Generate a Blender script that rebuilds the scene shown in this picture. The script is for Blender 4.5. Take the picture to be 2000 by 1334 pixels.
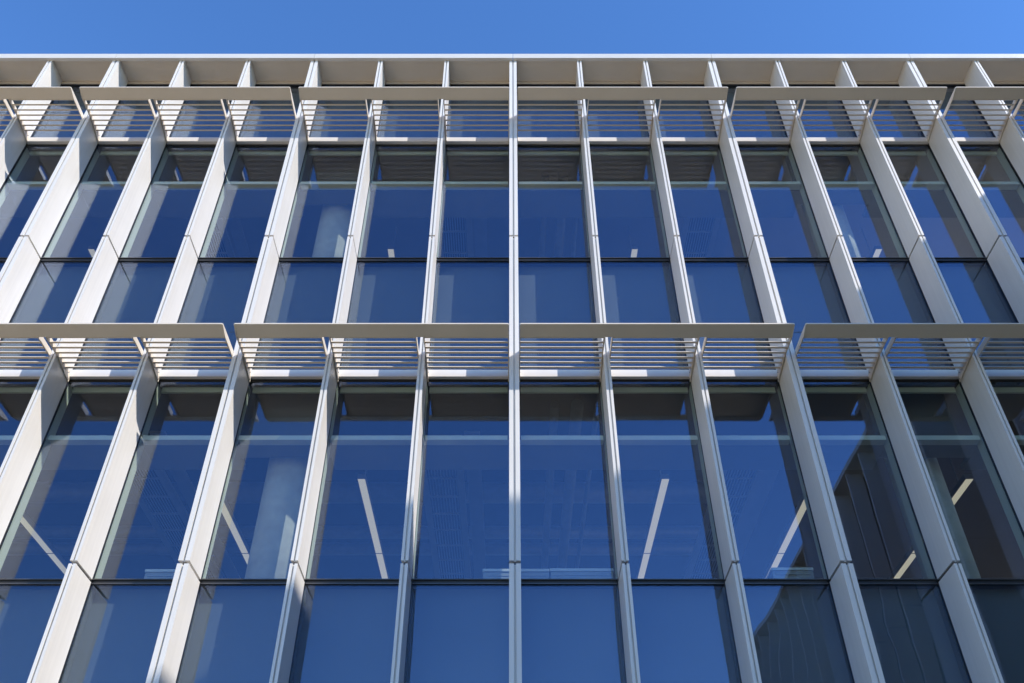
import bpy, math, random
from mathutils import Vector

random.seed(7)
scene = bpy.context.scene
for o in list(bpy.data.objects):
    bpy.data.objects.remove(o)
C = scene.collection

# ------------------------------------------------------------------ camera
CZ = 1.6                                   # eye height; levels below are measured from the eye
cam_d = bpy.data.cameras.new("camera")
cam = bpy.data.objects.new("camera", cam_d)
C.objects.link(cam)
cam.location = (-0.05, 0.0, CZ)
cam.rotation_euler = (math.radians(90 + 40.72), 0, 0)
cam_d.sensor_width = 36.0
cam_d.lens = 1728.6 / 2000 * 36
cam_d.shift_x = 0.002
cam_d.clip_start = 0.05
cam_d.clip_end = 3000
scene.camera = cam

# ------------------------------------------------------------------ sky and sun
SUN = Vector((1.205, -0.89, 1.0)).normalized()          # direction towards the sun
elev = math.asin(SUN.z)
azim = math.atan2(SUN.x, SUN.y)                         # clockwise from +Y
world = bpy.data.worlds.new("World")
scene.world = world
world.use_nodes = True
wn = world.node_tree.nodes
wl = world.node_tree.links
bg = wn["Background"]
sky = wn.new("ShaderNodeTexSky")
sky.sky_type = 'NISHITA'
sky.sun_disc = False
sky.sun_elevation = elev
sky.sun_rotation = azim
sky.altitude = 200
sky.air_density = 1.0
sky.dust_density = 0.0
sky.ozone_density = 4.0
hsv = wn.new("ShaderNodeHueSaturation")                 # the photograph's richer colour, over the whole sky alike
hsv.inputs["Saturation"].default_value = 1.175
hsv.inputs["Hue"].default_value = 0.507
wl.new(sky.outputs[0], hsv.inputs["Color"])
wl.new(hsv.outputs[0], bg.inputs[0])
bg.inputs[1].default_value = 0.15

sd = bpy.data.lights.new("sun", 'SUN')
sd.energy = 2.4
sd.angle = math.radians(0.53)
sd.color = (1.0, 0.95, 0.885)
sun = bpy.data.objects.new("sun", sd)
C.objects.link(sun)
sun.location = (40, -30, 50)
sun.rotation_euler = (-SUN).to_track_quat('-Z', 'Y').to_euler()

vs = scene.view_settings
vs.view_transform = 'Standard'
vs.look = 'None'
vs.exposure = 1.1
vs.gamma = 1.0
vs.use_curve_mapping = False
cy = scene.cycles
cy.max_bounces = 10
cy.diffuse_bounces = 4
cy.glossy_bounces = 6
cy.transparent_max_bounces = 24
cy.blur_glossy = 0.6
cy.sample_clamp_indirect = 6.0
cy.use_denoising = True

# ------------------------------------------------------------------ materials
def mat(name, col, rough=0.5, metal=0.0, var=0.05, vscale=3.0, bump=0.0, bscale=40.0, spec=0.5, coords='Object', streak=0.0):
    m = bpy.data.materials.new(name)
    m.use_nodes = True
    n = m.node_tree.nodes
    l = m.node_tree.links
    p = n["Principled BSDF"]
    p.inputs["Roughness"].default_value = rough
    p.inputs["Metallic"].default_value = metal
    p.inputs["Specular IOR Level"].default_value = spec
    tc = n.new("ShaderNodeTexCoord")
    oi = n.new("ShaderNodeObjectInfo")
    add = n.new("ShaderNodeVectorMath"); add.operation = 'ADD'
    sc = n.new("ShaderNodeVectorMath"); sc.operation = 'SCALE'
    sc.inputs[0].default_value = (37.0, 19.0, 53.0)
    l.new(oi.outputs["Random"], sc.inputs["Scale"])
    l.new(tc.outputs[coords], add.inputs[0]); l.new(sc.outputs[0], add.inputs[1])
    nz = n.new("ShaderNodeTexNoise")
    nz.inputs["Scale"].default_value = vscale
    nz.inputs["Detail"].default_value = 6
    nz.inputs["Roughness"].default_value = 0.6
    l.new(add.outputs[0], nz.inputs["Vector"])
    ramp = n.new("ShaderNodeMapRange")
    ramp.inputs["From Min"].default_value = 0.3
    ramp.inputs["From Max"].default_value = 0.7
    ramp.inputs["To Min"].default_value = 1 - var
    ramp.inputs["To Max"].default_value = 1 + var
    l.new(nz.outputs["Fac"], ramp.inputs["Value"])
    mul = n.new("ShaderNodeVectorMath"); mul.operation = 'SCALE'
    mul.inputs[0].default_value = col
    if streak:                                           # rain streaks run down the sheet metal
        mp = n.new("ShaderNodeVectorMath"); mp.operation = 'MULTIPLY'; mp.inputs[1].default_value = (22.0, 22.0, 0.35)
        l.new(add.outputs[0], mp.inputs[0])
        ns = n.new("ShaderNodeTexNoise"); ns.inputs["Scale"].default_value = 1.0; ns.inputs["Detail"].default_value = 5
        l.new(mp.outputs[0], ns.inputs["Vector"])
        ms = n.new("ShaderNodeMapRange")
        ms.inputs["From Min"].default_value = 0.35; ms.inputs["From Max"].default_value = 0.75
        ms.inputs["To Min"].default_value = 1.0 + streak * 0.3; ms.inputs["To Max"].default_value = 1.0 - streak
        l.new(ns.outputs["Fac"], ms.inputs["Value"])
        mm = n.new("ShaderNodeMath"); mm.operation = 'MULTIPLY'
        l.new(ramp.outputs[0], mm.inputs[0]); l.new(ms.outputs[0], mm.inputs[1])
        l.new(mm.outputs[0], mul.inputs["Scale"])
    else:
        l.new(ramp.outputs[0], mul.inputs["Scale"])
    l.new(mul.outputs[0], p.inputs["Base Color"])
    rr = n.new("ShaderNodeMapRange")
    rr.inputs["To Min"].default_value = max(rough - 0.06, 0.02)
    rr.inputs["To Max"].default_value = min(rough + 0.06, 1)
    l.new(nz.outputs["Fac"], rr.inputs["Value"]); l.new(rr.outputs[0], p.inputs["Roughness"])
    if bump:
        b = n.new("ShaderNodeBump")
        n2 = n.new("ShaderNodeTexNoise"); n2.inputs["Scale"].default_value = bscale; n2.inputs["Detail"].default_value = 4
        l.new(add.outputs[0], n2.inputs["Vector"])
        b.inputs["Distance"].default_value = bump
        l.new(n2.outputs["Fac"], b.inputs["Height"]); l.new(b.outputs[0], p.inputs["Normal"])
    return m

def glass_mat(name, f0, tint, refl, wav, wscale):
    """coated glazing: reflection rises towards grazing, the rest passes straight through"""
    m = bpy.data.materials.new(name)
    m.use_nodes = True
    n = m.node_tree.nodes; l = m.node_tree.links
    n.remove(n["Principled BSDF"])
    out = n["Material Output"]
    lw = n.new("ShaderNodeLayerWeight"); lw.inputs["Blend"].default_value = 0.5
    pw = n.new("ShaderNodeMath"); pw.operation = 'POWER'; pw.inputs[1].default_value = 4.0
    l.new(lw.outputs["Facing"], pw.inputs[0])
    mr = n.new("ShaderNodeMapRange")
    mr.inputs["To Min"].default_value = f0; mr.inputs["To Max"].default_value = 1.0
    l.new(pw.outputs[0], mr.inputs["Value"])
    tr = n.new("ShaderNodeBsdfTransparent"); tr.inputs[0].default_value = (*tint, 1)
    gl = n.new("ShaderNodeBsdfGlossy"); gl.inputs["Color"].default_value = (*refl, 1); gl.inputs["Roughness"].default_value = 0.0
    mx = n.new("ShaderNodeMixShader")
    l.new(mr.outputs[0], mx.inputs[0]); l.new(tr.outputs[0], mx.inputs[1]); l.new(gl.outputs[0], mx.inputs[2])
    l.new(mx.outputs[0], out.inputs[0])
    tc = n.new("ShaderNodeTexCoord"); oi = n.new("ShaderNodeObjectInfo")
    sc = n.new("ShaderNodeVectorMath"); sc.operation = 'SCALE'; sc.inputs[0].default_value = (31.0, 17.0, 43.0)
    l.new(oi.outputs["Random"], sc.inputs["Scale"])
    add = n.new("ShaderNodeVectorMath"); add.operation = 'ADD'
    l.new(tc.outputs["Object"], add.inputs[0]); l.new(sc.outputs[0], add.inputs[1])
    nz = n.new("ShaderNodeTexNoise"); nz.inputs["Scale"].default_value = wscale; nz.inputs["Detail"].default_value = 0.5
    l.new(add.outputs[0], nz.inputs["Vector"])
    b = n.new("ShaderNodeBump"); b.inputs["Distance"].default_value = wav; b.inputs["Strength"].default_value = 1.0
    l.new(nz.outputs["Fac"], b.inputs["Height"]); l.new(b.outputs[0], gl.inputs["Normal"])
    return m

def emit_mat(name, col, strength):
    m = bpy.data.materials.new(name)
    m.use_nodes = True
    p = m.node_tree.nodes["Principled BSDF"]
    p.inputs["Base Color"].default_value = (*col, 1)
    p.inputs["Emission Color"].default_value = (*col, 1)
    p.inputs["Emission Strength"].default_value = strength
    return m

M = {}
M['fin'] = mat("fin_paint", (0.74, 0.705, 0.65), 0.38, 0.0, 0.03, 1.6, 0.00008, 25, streak=0.05)
M['shade'] = mat("sunshade_paint", (0.70, 0.62, 0.51), 0.36, 0.0, 0.03, 2.0, 0.00008, 25)
M['cap'] = mat("transom_aluminium", (0.78, 0.74, 0.69), 0.35, 0.0, 0.03, 3.0)
M['coping'] = mat("coping_paint", (0.62, 0.595, 0.555), 0.4, 0.0, 0.03, 1.5)
M['soffit'] = mat("soffit_panel_paint", (0.66, 0.58, 0.47), 0.45, 0.0, 0.04, 1.5)
M['gasket'] = mat("black_gasket", (0.012, 0.012, 0.013), 0.5, 0.0, 0.1, 8)
M['jointtrim'] = mat("dark_joint_trim", (0.10, 0.10, 0.105), 0.3, 0.5, 0.1, 8)
M['bolt'] = mat("bolt_steel", (0.12, 0.12, 0.12), 0.35, 0.8, 0.1, 20)
M['mullion'] = mat("inner_mullion_paint", (0.52, 0.545, 0.49), 0.45, 0.0, 0.03, 3)
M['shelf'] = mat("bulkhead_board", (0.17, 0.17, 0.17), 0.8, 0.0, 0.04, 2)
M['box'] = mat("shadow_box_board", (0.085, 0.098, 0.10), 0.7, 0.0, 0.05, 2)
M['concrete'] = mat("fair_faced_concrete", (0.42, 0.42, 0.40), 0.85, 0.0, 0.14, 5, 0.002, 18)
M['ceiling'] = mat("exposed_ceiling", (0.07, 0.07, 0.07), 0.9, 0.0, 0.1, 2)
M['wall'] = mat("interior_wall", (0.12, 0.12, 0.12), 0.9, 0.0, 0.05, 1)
M['floor'] = mat("carpet", (0.12, 0.12, 0.13), 0.95, 0.0, 0.15, 10)
M['duct'] = mat("galvanised_duct", (0.20, 0.205, 0.21), 0.5, 0.2, 0.12, 6)
M['panel'] = mat("ceiling_panel_metal", (0.30, 0.305, 0.32), 0.5, 0.2, 0.06, 4)
M['panel_dark'] = mat("grille_dark", (0.06, 0.06, 0.065), 0.6, 0.0, 0.1, 8)
M['housing'] = mat("lamp_housing", (0.35, 0.35, 0.36), 0.4, 0.2, 0.05, 5)
M['lamp'] = emit_mat("lamp_diffuser", (1.0, 0.89, 0.70), 0.20)
M['cabinet'] = mat("cabinet_laminate", (0.22, 0.24, 0.26), 0.5, 0.0, 0.05, 4)
M['cabinet_top'] = mat("cabinet_top_edge", (0.45, 0.48, 0.50), 0.4, 0.0, 0.03, 4)
M['glass'] = glass_mat("vision_glass", 0.095, (0.93, 0.97, 0.945), (0.60, 0.69, 0.95), 0.0012, 1.1)
M['spandrel'] = glass_mat("spandrel_glass", 0.08, (0.90, 0.945, 0.96), (0.58, 0.68, 0.95), 0.0030, 1.5)
M['wingglass'] = glass_mat("wing_glass", 0.05, (0.6, 0.66, 0.66), (0.8, 0.9, 0.95), 0.001, 1.0)
M['wingpanel'] = mat("wing_panel_paint", (0.42, 0.41, 0.39), 0.5, 0.0, 0.05, 1.0)
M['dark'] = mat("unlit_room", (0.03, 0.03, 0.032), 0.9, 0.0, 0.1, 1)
M['roof'] = mat("roof_membrane", (0.30, 0.29, 0.28), 0.9, 0.0, 0.1, 0.6)
M['ground'] = mat("brick_paving", (0.56, 0.37, 0.18), 0.85, 0.0, 0.12, 0.4, 0.003, 8, coords='Generated')

# ------------------------------------------------------------------ mesh helpers
_mesh = {}
def link(name, me, m, parent, loc):
    o = bpy.data.objects.new(name, me)
    C.objects.link(o)
    if parent is not None:
        o.parent = parent
        w = Vector((0, 0, 0)); p = parent
        while p is not None:
            w += p.location; p = p.parent
        o.location = Vector(loc) - w
    else:
        o.location = loc
    return o

def mesh_from(key, name, verts, faces, m, smooth=False):
    if key in _mesh:
        return _mesh[key]
    me = bpy.data.meshes.new(name)
    me.from_pydata(verts, [], faces)
    me.materials.append(m)
    if smooth:
        for p in me.polygons:
            p.use_smooth = len(p.vertices) == 4
    me.update()
    _mesh[key] = me
    return me

BF = [(0, 3, 2, 1), (4, 5, 6, 7), (0, 1, 5, 4), (1, 2, 6, 5), (2, 3, 7, 6), (3, 0, 4, 7)]
def box(name, x0, x1, y0, y1, z0, z1, m, parent=None):
    """box with its origin at the centre of its base; z from the eye level"""
    dx, dy, dz = round(abs(x1 - x0), 4), round(abs(y1 - y0), 4), round(z1 - z0, 4)
    a, b = dx / 2, dy / 2
    v = [(-a, -b, 0), (a, -b, 0), (a, b, 0), (-a, b, 0), (-a, -b, dz), (a, -b, dz), (a, b, dz), (-a, b, dz)]
    me = mesh_from((dx, dy, dz, m.name), name, v, BF, m)
    return link(name, me, m, parent, ((x0 + x1) / 2, (y0 + y1) / 2, z0 + CZ))

def prism(name, prof, x0, x1, y, z, m, parent=None, axis='X'):
    """profile of (out, up) points run along X (or Y); origin at (x0, y, z)"""
    L = round(x1 - x0, 4)
    n = len(prof)
    key = (tuple(prof), L, m.name, axis)
    if axis == 'X':
        v = [(0, a, b) for a, b in prof] + [(L, a, b) for a, b in prof]
    else:
        v = [(a, 0, b) for a, b in prof] + [(a, L, b) for a, b in prof]
    f = [tuple(range(n)), tuple(range(2 * n - 1, n - 1, -1))]
    f += [(i, i + n, (i + 1) % n + n, (i + 1) % n) for i in range(n)]
    if axis == 'X':
        f = [tuple(reversed(q)) for q in f]
    me = mesh_from(key, name, v, f, m)
    return link(name, me, m, parent, (x0, y, z + CZ))

def cyl(name, p0, p1, r, m, parent=None, seg=20):
    p0 = Vector(p0); p1 = Vector(p1); d = p1 - p0; L = d.length
    q = d.to_track_quat('Z', 'Y')
    v, f = [], []
    for k in (0, 1):
        for i in range(seg):
            a = 2 * math.pi * i / seg
            v.append(tuple(q @ Vector((r * math.cos(a), r * math.sin(a), L * k))))
    for i in range(seg):
        j = (i + 1) % seg
        f.append((i, j, j + seg, i + seg))
    f.append(tuple(range(seg - 1, -1, -1))); f.append(tuple(range(seg, 2 * seg)))
    key = ('cyl', tuple(round(c, 4) for c in d), r, seg, m.name)
    me = mesh_from(key, name, v, f, m, True)
    return link(name, me, m, parent, (p0.x, p0.y, p0.z + CZ))

def empty(name, loc, label=None, cat=None, group=None, parent=None):
    o = bpy.data.objects.new(name, None)
    C.objects.link(o)
    o.empty_display_size = 0.3
    if parent:
        o.parent = parent
        w = Vector((0, 0, 0)); p = parent
        while p is not None:
            w += p.location; p = p.parent
        o.location = Vector(loc) - w
    else:
        o.location = loc
    if label: o["label"] = label
    if cat: o["category"] = cat
    if group: o["group"] = group
    return o

# ------------------------------------------------------------------ ground
G0 = -CZ
g = box('ground', -400, 400, -400, 400, G0 - 0.3, G0, M['ground'])
g["kind"] = "structure"

# ------------------------------------------------------------------ facade levels (from the eye)
P = 1.1                       # fin spacing
D = 8.109                     # fin front plane
YG = 8.56                     # glass plane
N0, N1 = -18, 10
W_WIDE, W_NARROW = 0.117, 0.074
def wide(n): return n % 3 == 0
def hw(n): return (W_WIDE if wide(n) else W_NARROW) / 2
J = [-0.70, 4.085, 8.86]      # horizontal joints (fins and glass)
S = [2.03, 6.752, 11.47]     # underside of the ledges that carry the sunshades
MID = [2.85, 7.53, 12.33]     # thin joint above each ledge
TR = [1.15, 5.868, 10.515]    # inner transom
SH = [None, 6.757, 11.54]    # sunshade slat level
SOF = 13.19                   # roof soffit

bld = empty('office_building', (0, YG, 0), "glass office building with pale vertical fins and two tiers of louvred sunshades", "building")

# ---- fins: each storey-high panel with two front edge strips
def fin(n, z0, z1):
    w = hw(n); gr = 0.011 if wide(n) else 0.009
    x = n * P
    b = box('fin_panel', x - w + 0.003, x + w - 0.003, D + 0.032, YG - 0.028, z0, z1, M['fin'], bld)
    for s in (-1, 1):
        xa, xb = x + s * gr, x + s * w
        box('edge_strip', min(xa, xb), max(xa, xb), D, D + 0.0315, z0, z1, M['fin'], b)
    return b
for n in range(N0, N1 + 1):
    edges = [G0, J[0], J[1], J[2], SOF]
    for i in range(4):
        a = edges[i] + (0.0 if i == 0 else 0.016)
        b = edges[i + 1] - (0.004 if i == 3 else 0.016)
        fin(n, a, b)
    w = hw(n)
    for i in range(3):          # spigot that bridges each joint
        box('fin_spigot', n * P - 0.014, n * P + 0.014, D + 0.045, YG - 0.06, J[i] - 0.0155, J[i] + 0.0155, M['jointtrim'], bld)
    box('gasket', n * P - w + 0.006, n * P + w - 0.006, YG - 0.027, YG + 0.02, G0, SOF - 0.01, M['gasket'], bld)

# ---- glazing
def pane(n, z0, z1, m, name):
    x0 = n * P + hw(n) - 0.004; x1 = (n + 1) * P - hw(n + 1) + 0.004
    o = box(name, x0, x1, YG, YG + 0.012, z0, z1, m, bld)
    o.rotation_euler = (math.radians(random.gauss(0, 0.07)), 0, math.radians(random.gauss(0, 0.12)))
    return o
for n in range(N0, N1):
    x0 = n * P + hw(n); x1 = (n + 1) * P - hw(n + 1)
    for k in range(3):
        pane(n, J[k] + 0.03, S[k] - 0.045, M['glass'], 'glass_pane')
        top = J[k + 1] - 0.03 if k < 2 else SOF - 0.1
        pane(n, S[k] + 0.02, MID[k] - 0.006, M['spandrel'], 'spandrel_pane')
        pane(n, MID[k] + 0.006, top, M['spandrel'], 'spandrel_pane')
        # shadow-box back board
        box('back_board', x0 - 0.02, x1 + 0.02, YG + 0.115, YG + 0.13, S[k] + 0.02, top + (0.1 if k < 2 else 0), M['box'], bld)
        # ledge and the recess below it
        box('transom_ledge', x0 + 0.001, x1 - 0.001, YG - 0.06, YG - 0.004, S[k], S[k] + 0.105, M['cap'], bld)
        box('transom_recess', x0, x1, YG - 0.003, YG + 0.1, S[k] - 0.044, S[k] + 0.015, M['gasket'], bld)
        # joint line at the foot of the vision glass
        box('joint_recess', x0, x1, YG - 0.004, YG + 0.1, J[k] - 0.029, J[k] + 0.029, M['gasket'], bld)
        box('joint_trim', x0, x1, YG - 0.022, YG - 0.0045, J[k] + 0.019, J[k] + 0.029, M['jointtrim'], bld)
        box('joint_trim', x0, x1, YG - 0.022, YG - 0.0045, J[k] - 0.029, J[k] - 0.019, M['jointtrim'], bld)
        # inner transom behind the vision glass
        box('inner_transom', x0 + 0.02, x1 - 0.02, YG + 0.014, YG + 0.125, TR[k], TR[k] + 0.06, M['mullion'], bld)
        # head of the vision glass, inside
        box('head_panel', x0 + 0.02, x1 - 0.02, YG + 0.101, YG + 0.13, S[k] - 0.12, S[k] + 0.02, M['mullion'], bld)
for n in range(N0, N1 + 1):     # inner mullions
    for k in range(3):
        box('inner_mullion', n * P - 0.034, n * P + 0.034, YG + 0.021, YG + 0.16, J[k] + 0.03, S[k] - 0.046, M['mullion'], bld)
        top = J[k + 1] - 0.03 if k < 2 else SOF - 0.1
        box('shadow_box_frame', n * P - 0.045, n * P + 0.045, YG + 0.021, YG + 0.11, S[k] + 0.02, top, M['box'], bld)

# ---- roof edge: soffit panels, head trim, coping lengths
for n in range(N0, N1):
    x0 = n * P + hw(n); x1 = (n + 1) * P - hw(n + 1)
    box('soffit_panel', x0 - 0.02, x1 + 0.02, D + 0.012, YG - 0.002, SOF, SOF + 0.02, M['soffit'], bld)
    box('head_trim', x0, x1, YG - 0.035, YG + 0.06, SOF - 0.075, SOF - 0.001, M['soffit'], bld)
    box('head_recess', x0, x1, YG - 0.02, YG + 0.05, SOF - 0.1, SOF - 0.0755, M['gasket'], bld)
for n in range(N0, N1, 3):
    a, b = n * P + 0.003, (n + 3) * P - 0.003
    prism('coping', [(-0.05, -0.045), (0.01, -0.045), (0.01, 0.02), (0.9, 0.035), (0.9, 0.10), (-0.045, 0.085), (-0.05, 0.078)],
          a, min(b, N1 * P), D, SOF, M['coping'], bld)
rb = box('roof', N0 * P, 11.6, YG + 0.36, 26, SOF - 0.3, SOF + 0.02, M['roof'], bld)

# ---- sunshades: one unit between two wide fins = front blade + arms + slats
ARM_OUT = [(-0.498, 0.052), (-0.345, 0.0), (0.045, 0.0), (0.27, -0.04), (0.415, -0.075), (0.415, 0.02), (0.30, 0.076), (-0.345, 0.076), (-0.498, 0.070)]
ARM_IN = [(-0.340, 0.0), (0.045, 0.0), (0.27, -0.04), (0.415, -0.075), (0.415, 0.02), (0.30, 0.076), (-0.340, 0.076)]
BLADE = [(-0.505, 0.054), (-0.332, 0.004), (-0.332, 0.030), (-0.500, 0.072), (-0.505, 0.070)]
ts = math.radians(46); sl, st = 0.072, 0.020
def sp(a, n):                  # along the slat, square to it
    return (a * math.cos(ts) - n * math.sin(ts), a * math.sin(ts) + n * math.cos(ts))
SLAT = [sp(0, 0), sp(0.018, 0), sp(0.018, 0.012), sp(sl, 0.012), sp(sl, st), sp(0, st)]
def sunshade(n0, z):
    n1 = n0 + 3
    u = empty('sunshade', (n0 * P, D, z + CZ), parent=bld)
    xa, xb = n0 * P + hw(n0) + 0.004, n1 * P - hw(n1) - 0.004
    prism('blade', BLADE, xa + 0.011, xb - 0.011, D, z, M['shade'], u)
    for n in range(n0, n1 + 1):
        for s in (-1, 1):
            if (n == n0 and s < 0) or (n == n1 and s > 0):
                continue
            prof = ARM_OUT if n in (n0, n1) else ARM_IN
            xx = n * P + s * (hw(n) + 0.004 + 0.005)
            a = prism('arm', prof, xx - 0.005, xx + 0.005, D, z, M['shade'], u)
    for n in range(n0, n1):
        x0 = n * P + hw(n) + 0.014; x1 = (n + 1) * P - hw(n + 1) - 0.014
        for i in range(7):
            prism('slat', SLAT, x0, x1, D - 0.318 + 0.0935 * i, z, M['shade'], u)
    for n in range(n0, n1 + 1):        # pairs of bolts through each arm into the fin
        for s in (-1, 1):
            if (n == n0 and s < 0) or (n == n1 and s > 0):
                continue
            xx = n * P + s * (hw(n) + 0.014)
            for (yy, zz) in ((0.385, -0.055), (0.40, -0.035), (0.335, 0.012), (0.352, 0.03)):
                cyl('bolt', (xx, D + yy, z + zz), (xx + s * 0.003, D + yy, z + zz), 0.006, M['bolt'], u, 8)
    return u
for n0 in range(N0, 9, 3):
    for k in (1, 2):
        sunshade(n0, SH[k])

# ------------------------------------------------------------------ rooms behind the glass
XL, XR = N0 * P, 11.5
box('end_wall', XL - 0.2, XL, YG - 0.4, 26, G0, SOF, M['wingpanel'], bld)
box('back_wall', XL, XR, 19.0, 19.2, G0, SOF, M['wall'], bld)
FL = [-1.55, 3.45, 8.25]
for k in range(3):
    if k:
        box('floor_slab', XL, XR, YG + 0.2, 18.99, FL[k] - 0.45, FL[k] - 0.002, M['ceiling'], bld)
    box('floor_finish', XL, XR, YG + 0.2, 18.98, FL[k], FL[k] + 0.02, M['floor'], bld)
for k in (1, 2):
    z = TR[k] + 0.03
    for n in range(N0, N1):
        back = 9.0 if n in (-10, -3, 4) else 9.27        # the bulkhead steps back round the columns
        x0, x1 = n * P + 0.001, (n + 1) * P - 0.001
        box('bulkhead', x0, x1, YG + 0.17, back, z, z + 0.07, M['shelf'], bld)
        if n in (-10, -3, 4):                       # closes the ceiling void in front of the column
            box('plenum_panel', x0 + 0.04, x1 - 0.04, back - 0.03, back - 0.001, z + 0.071, FL[k] + 4.3, M['ceiling'], bld)
    for X in (-10.45, -2.75, 4.95):
        c = cyl('column', (X, 9.34, FL[k] + 0.02), (X, 9.34, FL[k] + 4.3), 0.29, M['concrete'], bld, 40)

ST = {1: "lower", 2: "upper"}
ORD = {1: "first", 2: "second", 3: "third", 4: "fourth", 5: "fifth", 6: "sixth", 7: "seventh", 8: "eighth"}
# ---- strip lamps running away from the glass
for k in (1, 2):
    z = 6.84 if k == 1 else 11.66
    for x, side, o in ((-7.6, "left", 3), (-4.4, "left", 2), (-2.2, "left", 1), (2.2, "right", 1), (4.4, "right", 2), (6.6, "right", 3)):
        lab = "white strip lamp behind the glass, %s one %s of the centre fin, %s storey" % (ORD[o], side, ST[k])
        t = empty('strip_lamp', (x, 11.0, z + CZ), lab, "lamp", "strip lamps on the office ceilings")
        for q in range(3):
            y0 = 11.0 + 2.3 * q
            b = box('lamp_body', x - 0.056, x + 0.056, y0, y0 + 2.27, z + 0.006, z + 0.09, M['housing'], t)
            box('diffuser', x - 0.052, x + 0.052, y0 + 0.004, y0 + 2.266, z, z + 0.0055, M['lamp'], b)
        for yy in (11.3, 17.6):
            cyl('hanger', (x, yy, z + 0.09), (x, yy, z + 0.95), 0.008, M['housing'], t, 6)
# ---- perforated ceiling panels
for k in (1, 2):
    z = 7.0 if k == 1 else 11.82
    for i, x in enumerate((-5.45, -1.05, 3.35)):
        lab = "long perforated ceiling panel behind the glass, %s from the left, %s storey" % (("first", "second", "third")[i], ST[k])
        t = empty('ceiling_panel', (x, 10.2, z + CZ), lab, "ceiling panel", "perforated ceiling panels")
        box('backing', x - 0.22, x + 0.22, 10.2, 16.0, z + 0.03, z + 0.05, M['panel_dark'], t)
        for s in (-1, 1):
            box('side_rail', x + s * 0.27 - 0.05, x + s * 0.27 + 0.05, 10.2, 16.0, z, z + 0.06, M['panel'], t)
        for q in range(12):
            yy = 10.2 + q * 0.52
            box('cross_bar', x - 0.219, x + 0.219, yy, yy + 0.03, z + 0.005, z + 0.029, M['panel'], t)
        for q in range(10):
            xx = x - 0.2 + q * 0.044
            box('fin_bar', xx, xx + 0.014, 10.231, 15.9, z + 0.012, z + 0.024, M['panel'], t)
        box('side_panel', x + 0.36, x + 0.58, 10.2, 16.0, z + 0.1, z + 0.13, M['panel'], t)
# ---- ducts and pipes
for k in (1, 2):
    z = 7.05 if k == 1 else 11.88
    for i, (yy, r) in enumerate(((12.3, 0.17), (13.6, 0.11), (14.2, 0.11))):
        d = cyl('duct', (XL + 0.3, yy, z + 0.35), (3.4, yy, z + 0.35), r, M['duct'], None, 24)
        d["label"] = ("thick round duct along the ceiling nearest the glass, %s storey", "slim round duct in the middle of three, %s storey ceiling", "slim round duct farthest from the glass, %s storey ceiling")[i] % ST[k]
        d["category"] = "duct"; d["group"] = "ceiling ducts"
    for i, xx in enumerate((0.55, 0.85, 1.12)):
        p = cyl('pipe', (xx, 9.5, z + 0.02), (xx, 18.5, z + 0.02), (0.06, 0.085, 0.035)[i], M['duct'], None, 16)
        p["label"] = ("medium ceiling pipe just right of the centre fin, %s storey", "thickest of three ceiling pipes right of the centre fin, %s storey", "thinnest of three ceiling pipes right of the centre fin, %s storey")[i] % ST[k]
        p["category"] = "pipe"; p["group"] = "ceiling pipes"
# ---- low cabinets standing against the window sill
def cabinet(x0, x1, z1, lab):
    t = empty('low_cabinet', ((x0 + x1) / 2, 8.98, FL[1] + 0.02 + CZ), lab, "cabinet", "low cabinets at the sill")
    box('carcass', x0, x1, 8.86, 9.1, FL[1] + 0.02, z1, M['cabinet'], t)
    box('top', x0 - 0.006, x1 + 0.006, 8.845, 9.12, z1 + 0.001, z1 + 0.03, M['cabinet_top'], t)
    for i in range(int((z1 - FL[1] - 0.05) / 0.045)):
        box('slat', x0 + 0.03, x1 - 0.03, 8.852, 8.859, z1 - 0.05 - 0.045 * i, z1 - 0.02 - 0.045 * i, M['cabinet'], t)
cabinet(-0.34, 0.37, 4.345, "pale low cabinet behind the glass at the foot of the centre fin")
cabinet(0.39, 1.06, 4.35, "pale low cabinet right of the one behind the centre fin")
cabinet(-3.98, -3.40, 4.34, "pale low cabinet behind the glass at far left, lower storey")
cabinet(2.78, 3.22, 4.36, "short pale low cabinet behind the glass, farthest right")

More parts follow.
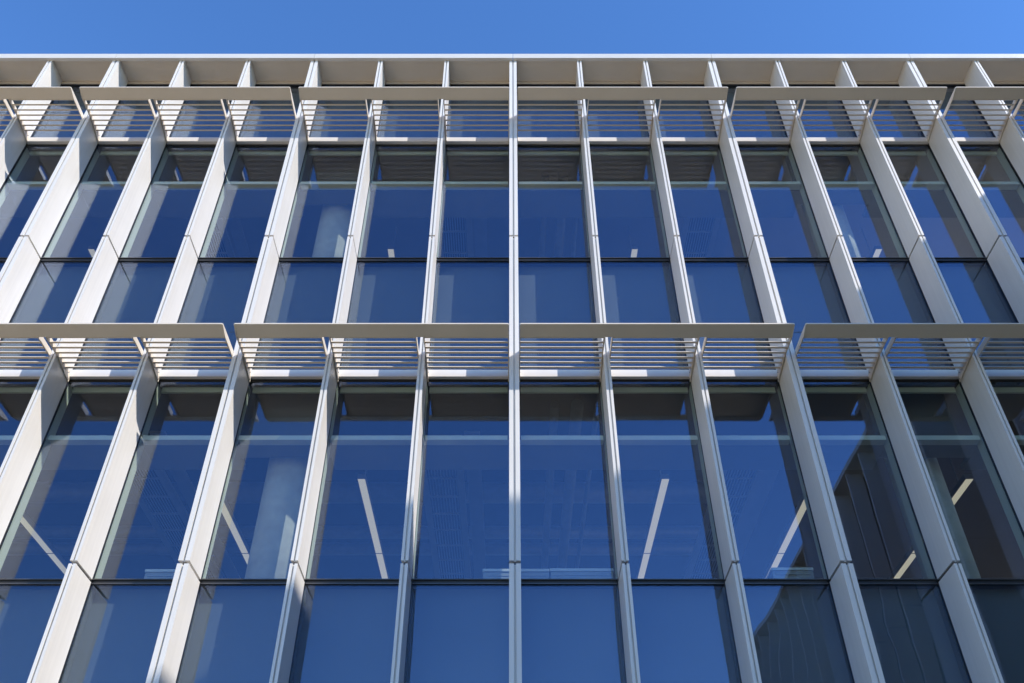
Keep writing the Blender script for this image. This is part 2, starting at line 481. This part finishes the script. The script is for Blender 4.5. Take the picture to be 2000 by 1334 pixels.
# ------------------------------------------------------------------ the wing on the right (shades and is mirrored in this facade)
WX, RX, WY = 9.13, 10.91, 0.62
wing = empty('office_wing', (WX, WY, 0), "dark finned office wing mirrored in the right-hand panes", "building")
GLW = WX + 0.50
def wing_block(xf, ya, yb, first):
    """facade plane xf looking towards -X, from ya down to yb"""
    xg = xf + 0.50
    n = int((ya - yb) / P)
    edges = [G0, J[0], J[1], J[2], SOF]
    for i in range(n + 1):
        y = ya - 0.06 - i * P
        for q in range(4):
            b = box('fin_panel', xf + 0.07, xg - 0.02, y - 0.03, y + 0.03, edges[q] + (0.016 if q else 0), edges[q + 1] - 0.016, M['fin'], wing)
            for s in (-1, 1):
                box('edge_strip', xf + 0.05, xf + 0.0695, y + s * 0.009 if s > 0 else y - 0.032, y + 0.032 if s > 0 else y - 0.009, edges[q] + (0.016 if q else 0), edges[q + 1] - 0.016, M['fin'], b)
        if i < n:
            box('soffit_panel', xf + 0.06, xg, y - P + 0.031, y - 0.031, SOF, SOF + 0.02, M['soffit'], wing)
            for q in range(3):
                top = edges[q + 2] - 0.03
                box('glass_pane', xg, xg + 0.012, y - P + 0.02, y - 0.02, edges[q + 1] + 0.03, top, M['wingglass'], wing)
                box('joint_recess', xg - 0.01, xg + 0.05, y - P + 0.031, y - 0.031, edges[q + 1] - 0.029, edges[q + 1] + 0.029, M['gasket'], wing)
            box('head_trim', xg - 0.04, xg - 0.001, y - P + 0.031, y - 0.031, SOF - 0.14, SOF - 0.002, M['soffit'], wing)
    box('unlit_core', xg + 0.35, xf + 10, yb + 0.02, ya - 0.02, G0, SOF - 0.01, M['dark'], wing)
    m3 = 3 * P
    q = 0
    while ya - q * m3 > yb + 0.1:
        y1 = ya - q * m3 - 0.003; y0 = max(ya - (q + 1) * m3 + 0.003, yb)
        box('coping', xf, xf + 0.6, y0, y1, SOF - 0.045, SOF + 0.083, M['coping'], wing)
        q += 1
    box('roof', xf + 0.601, xf + 10, yb, ya, SOF - 0.005, SOF + 0.03, M['roof'], wing)
wing_block(WX, WY, -25.0, True)
wing_block(RX, YG - 0.5, WY + 0.02, False)
# return wall between the two faces of the wing, in storey-high panels
for q, (a, b) in enumerate(((G0, J[1]), (J[1], J[2]), (J[2], SOF + 0.06))):
    for i in range(2):
        x0 = WX + 0.05 + i * 0.9
        box('return_panel', x0 + 0.004, x0 + 0.896, WY - 0.03, WY - 0.002, a + 0.005, b - 0.005, M['wingpanel'], wing)
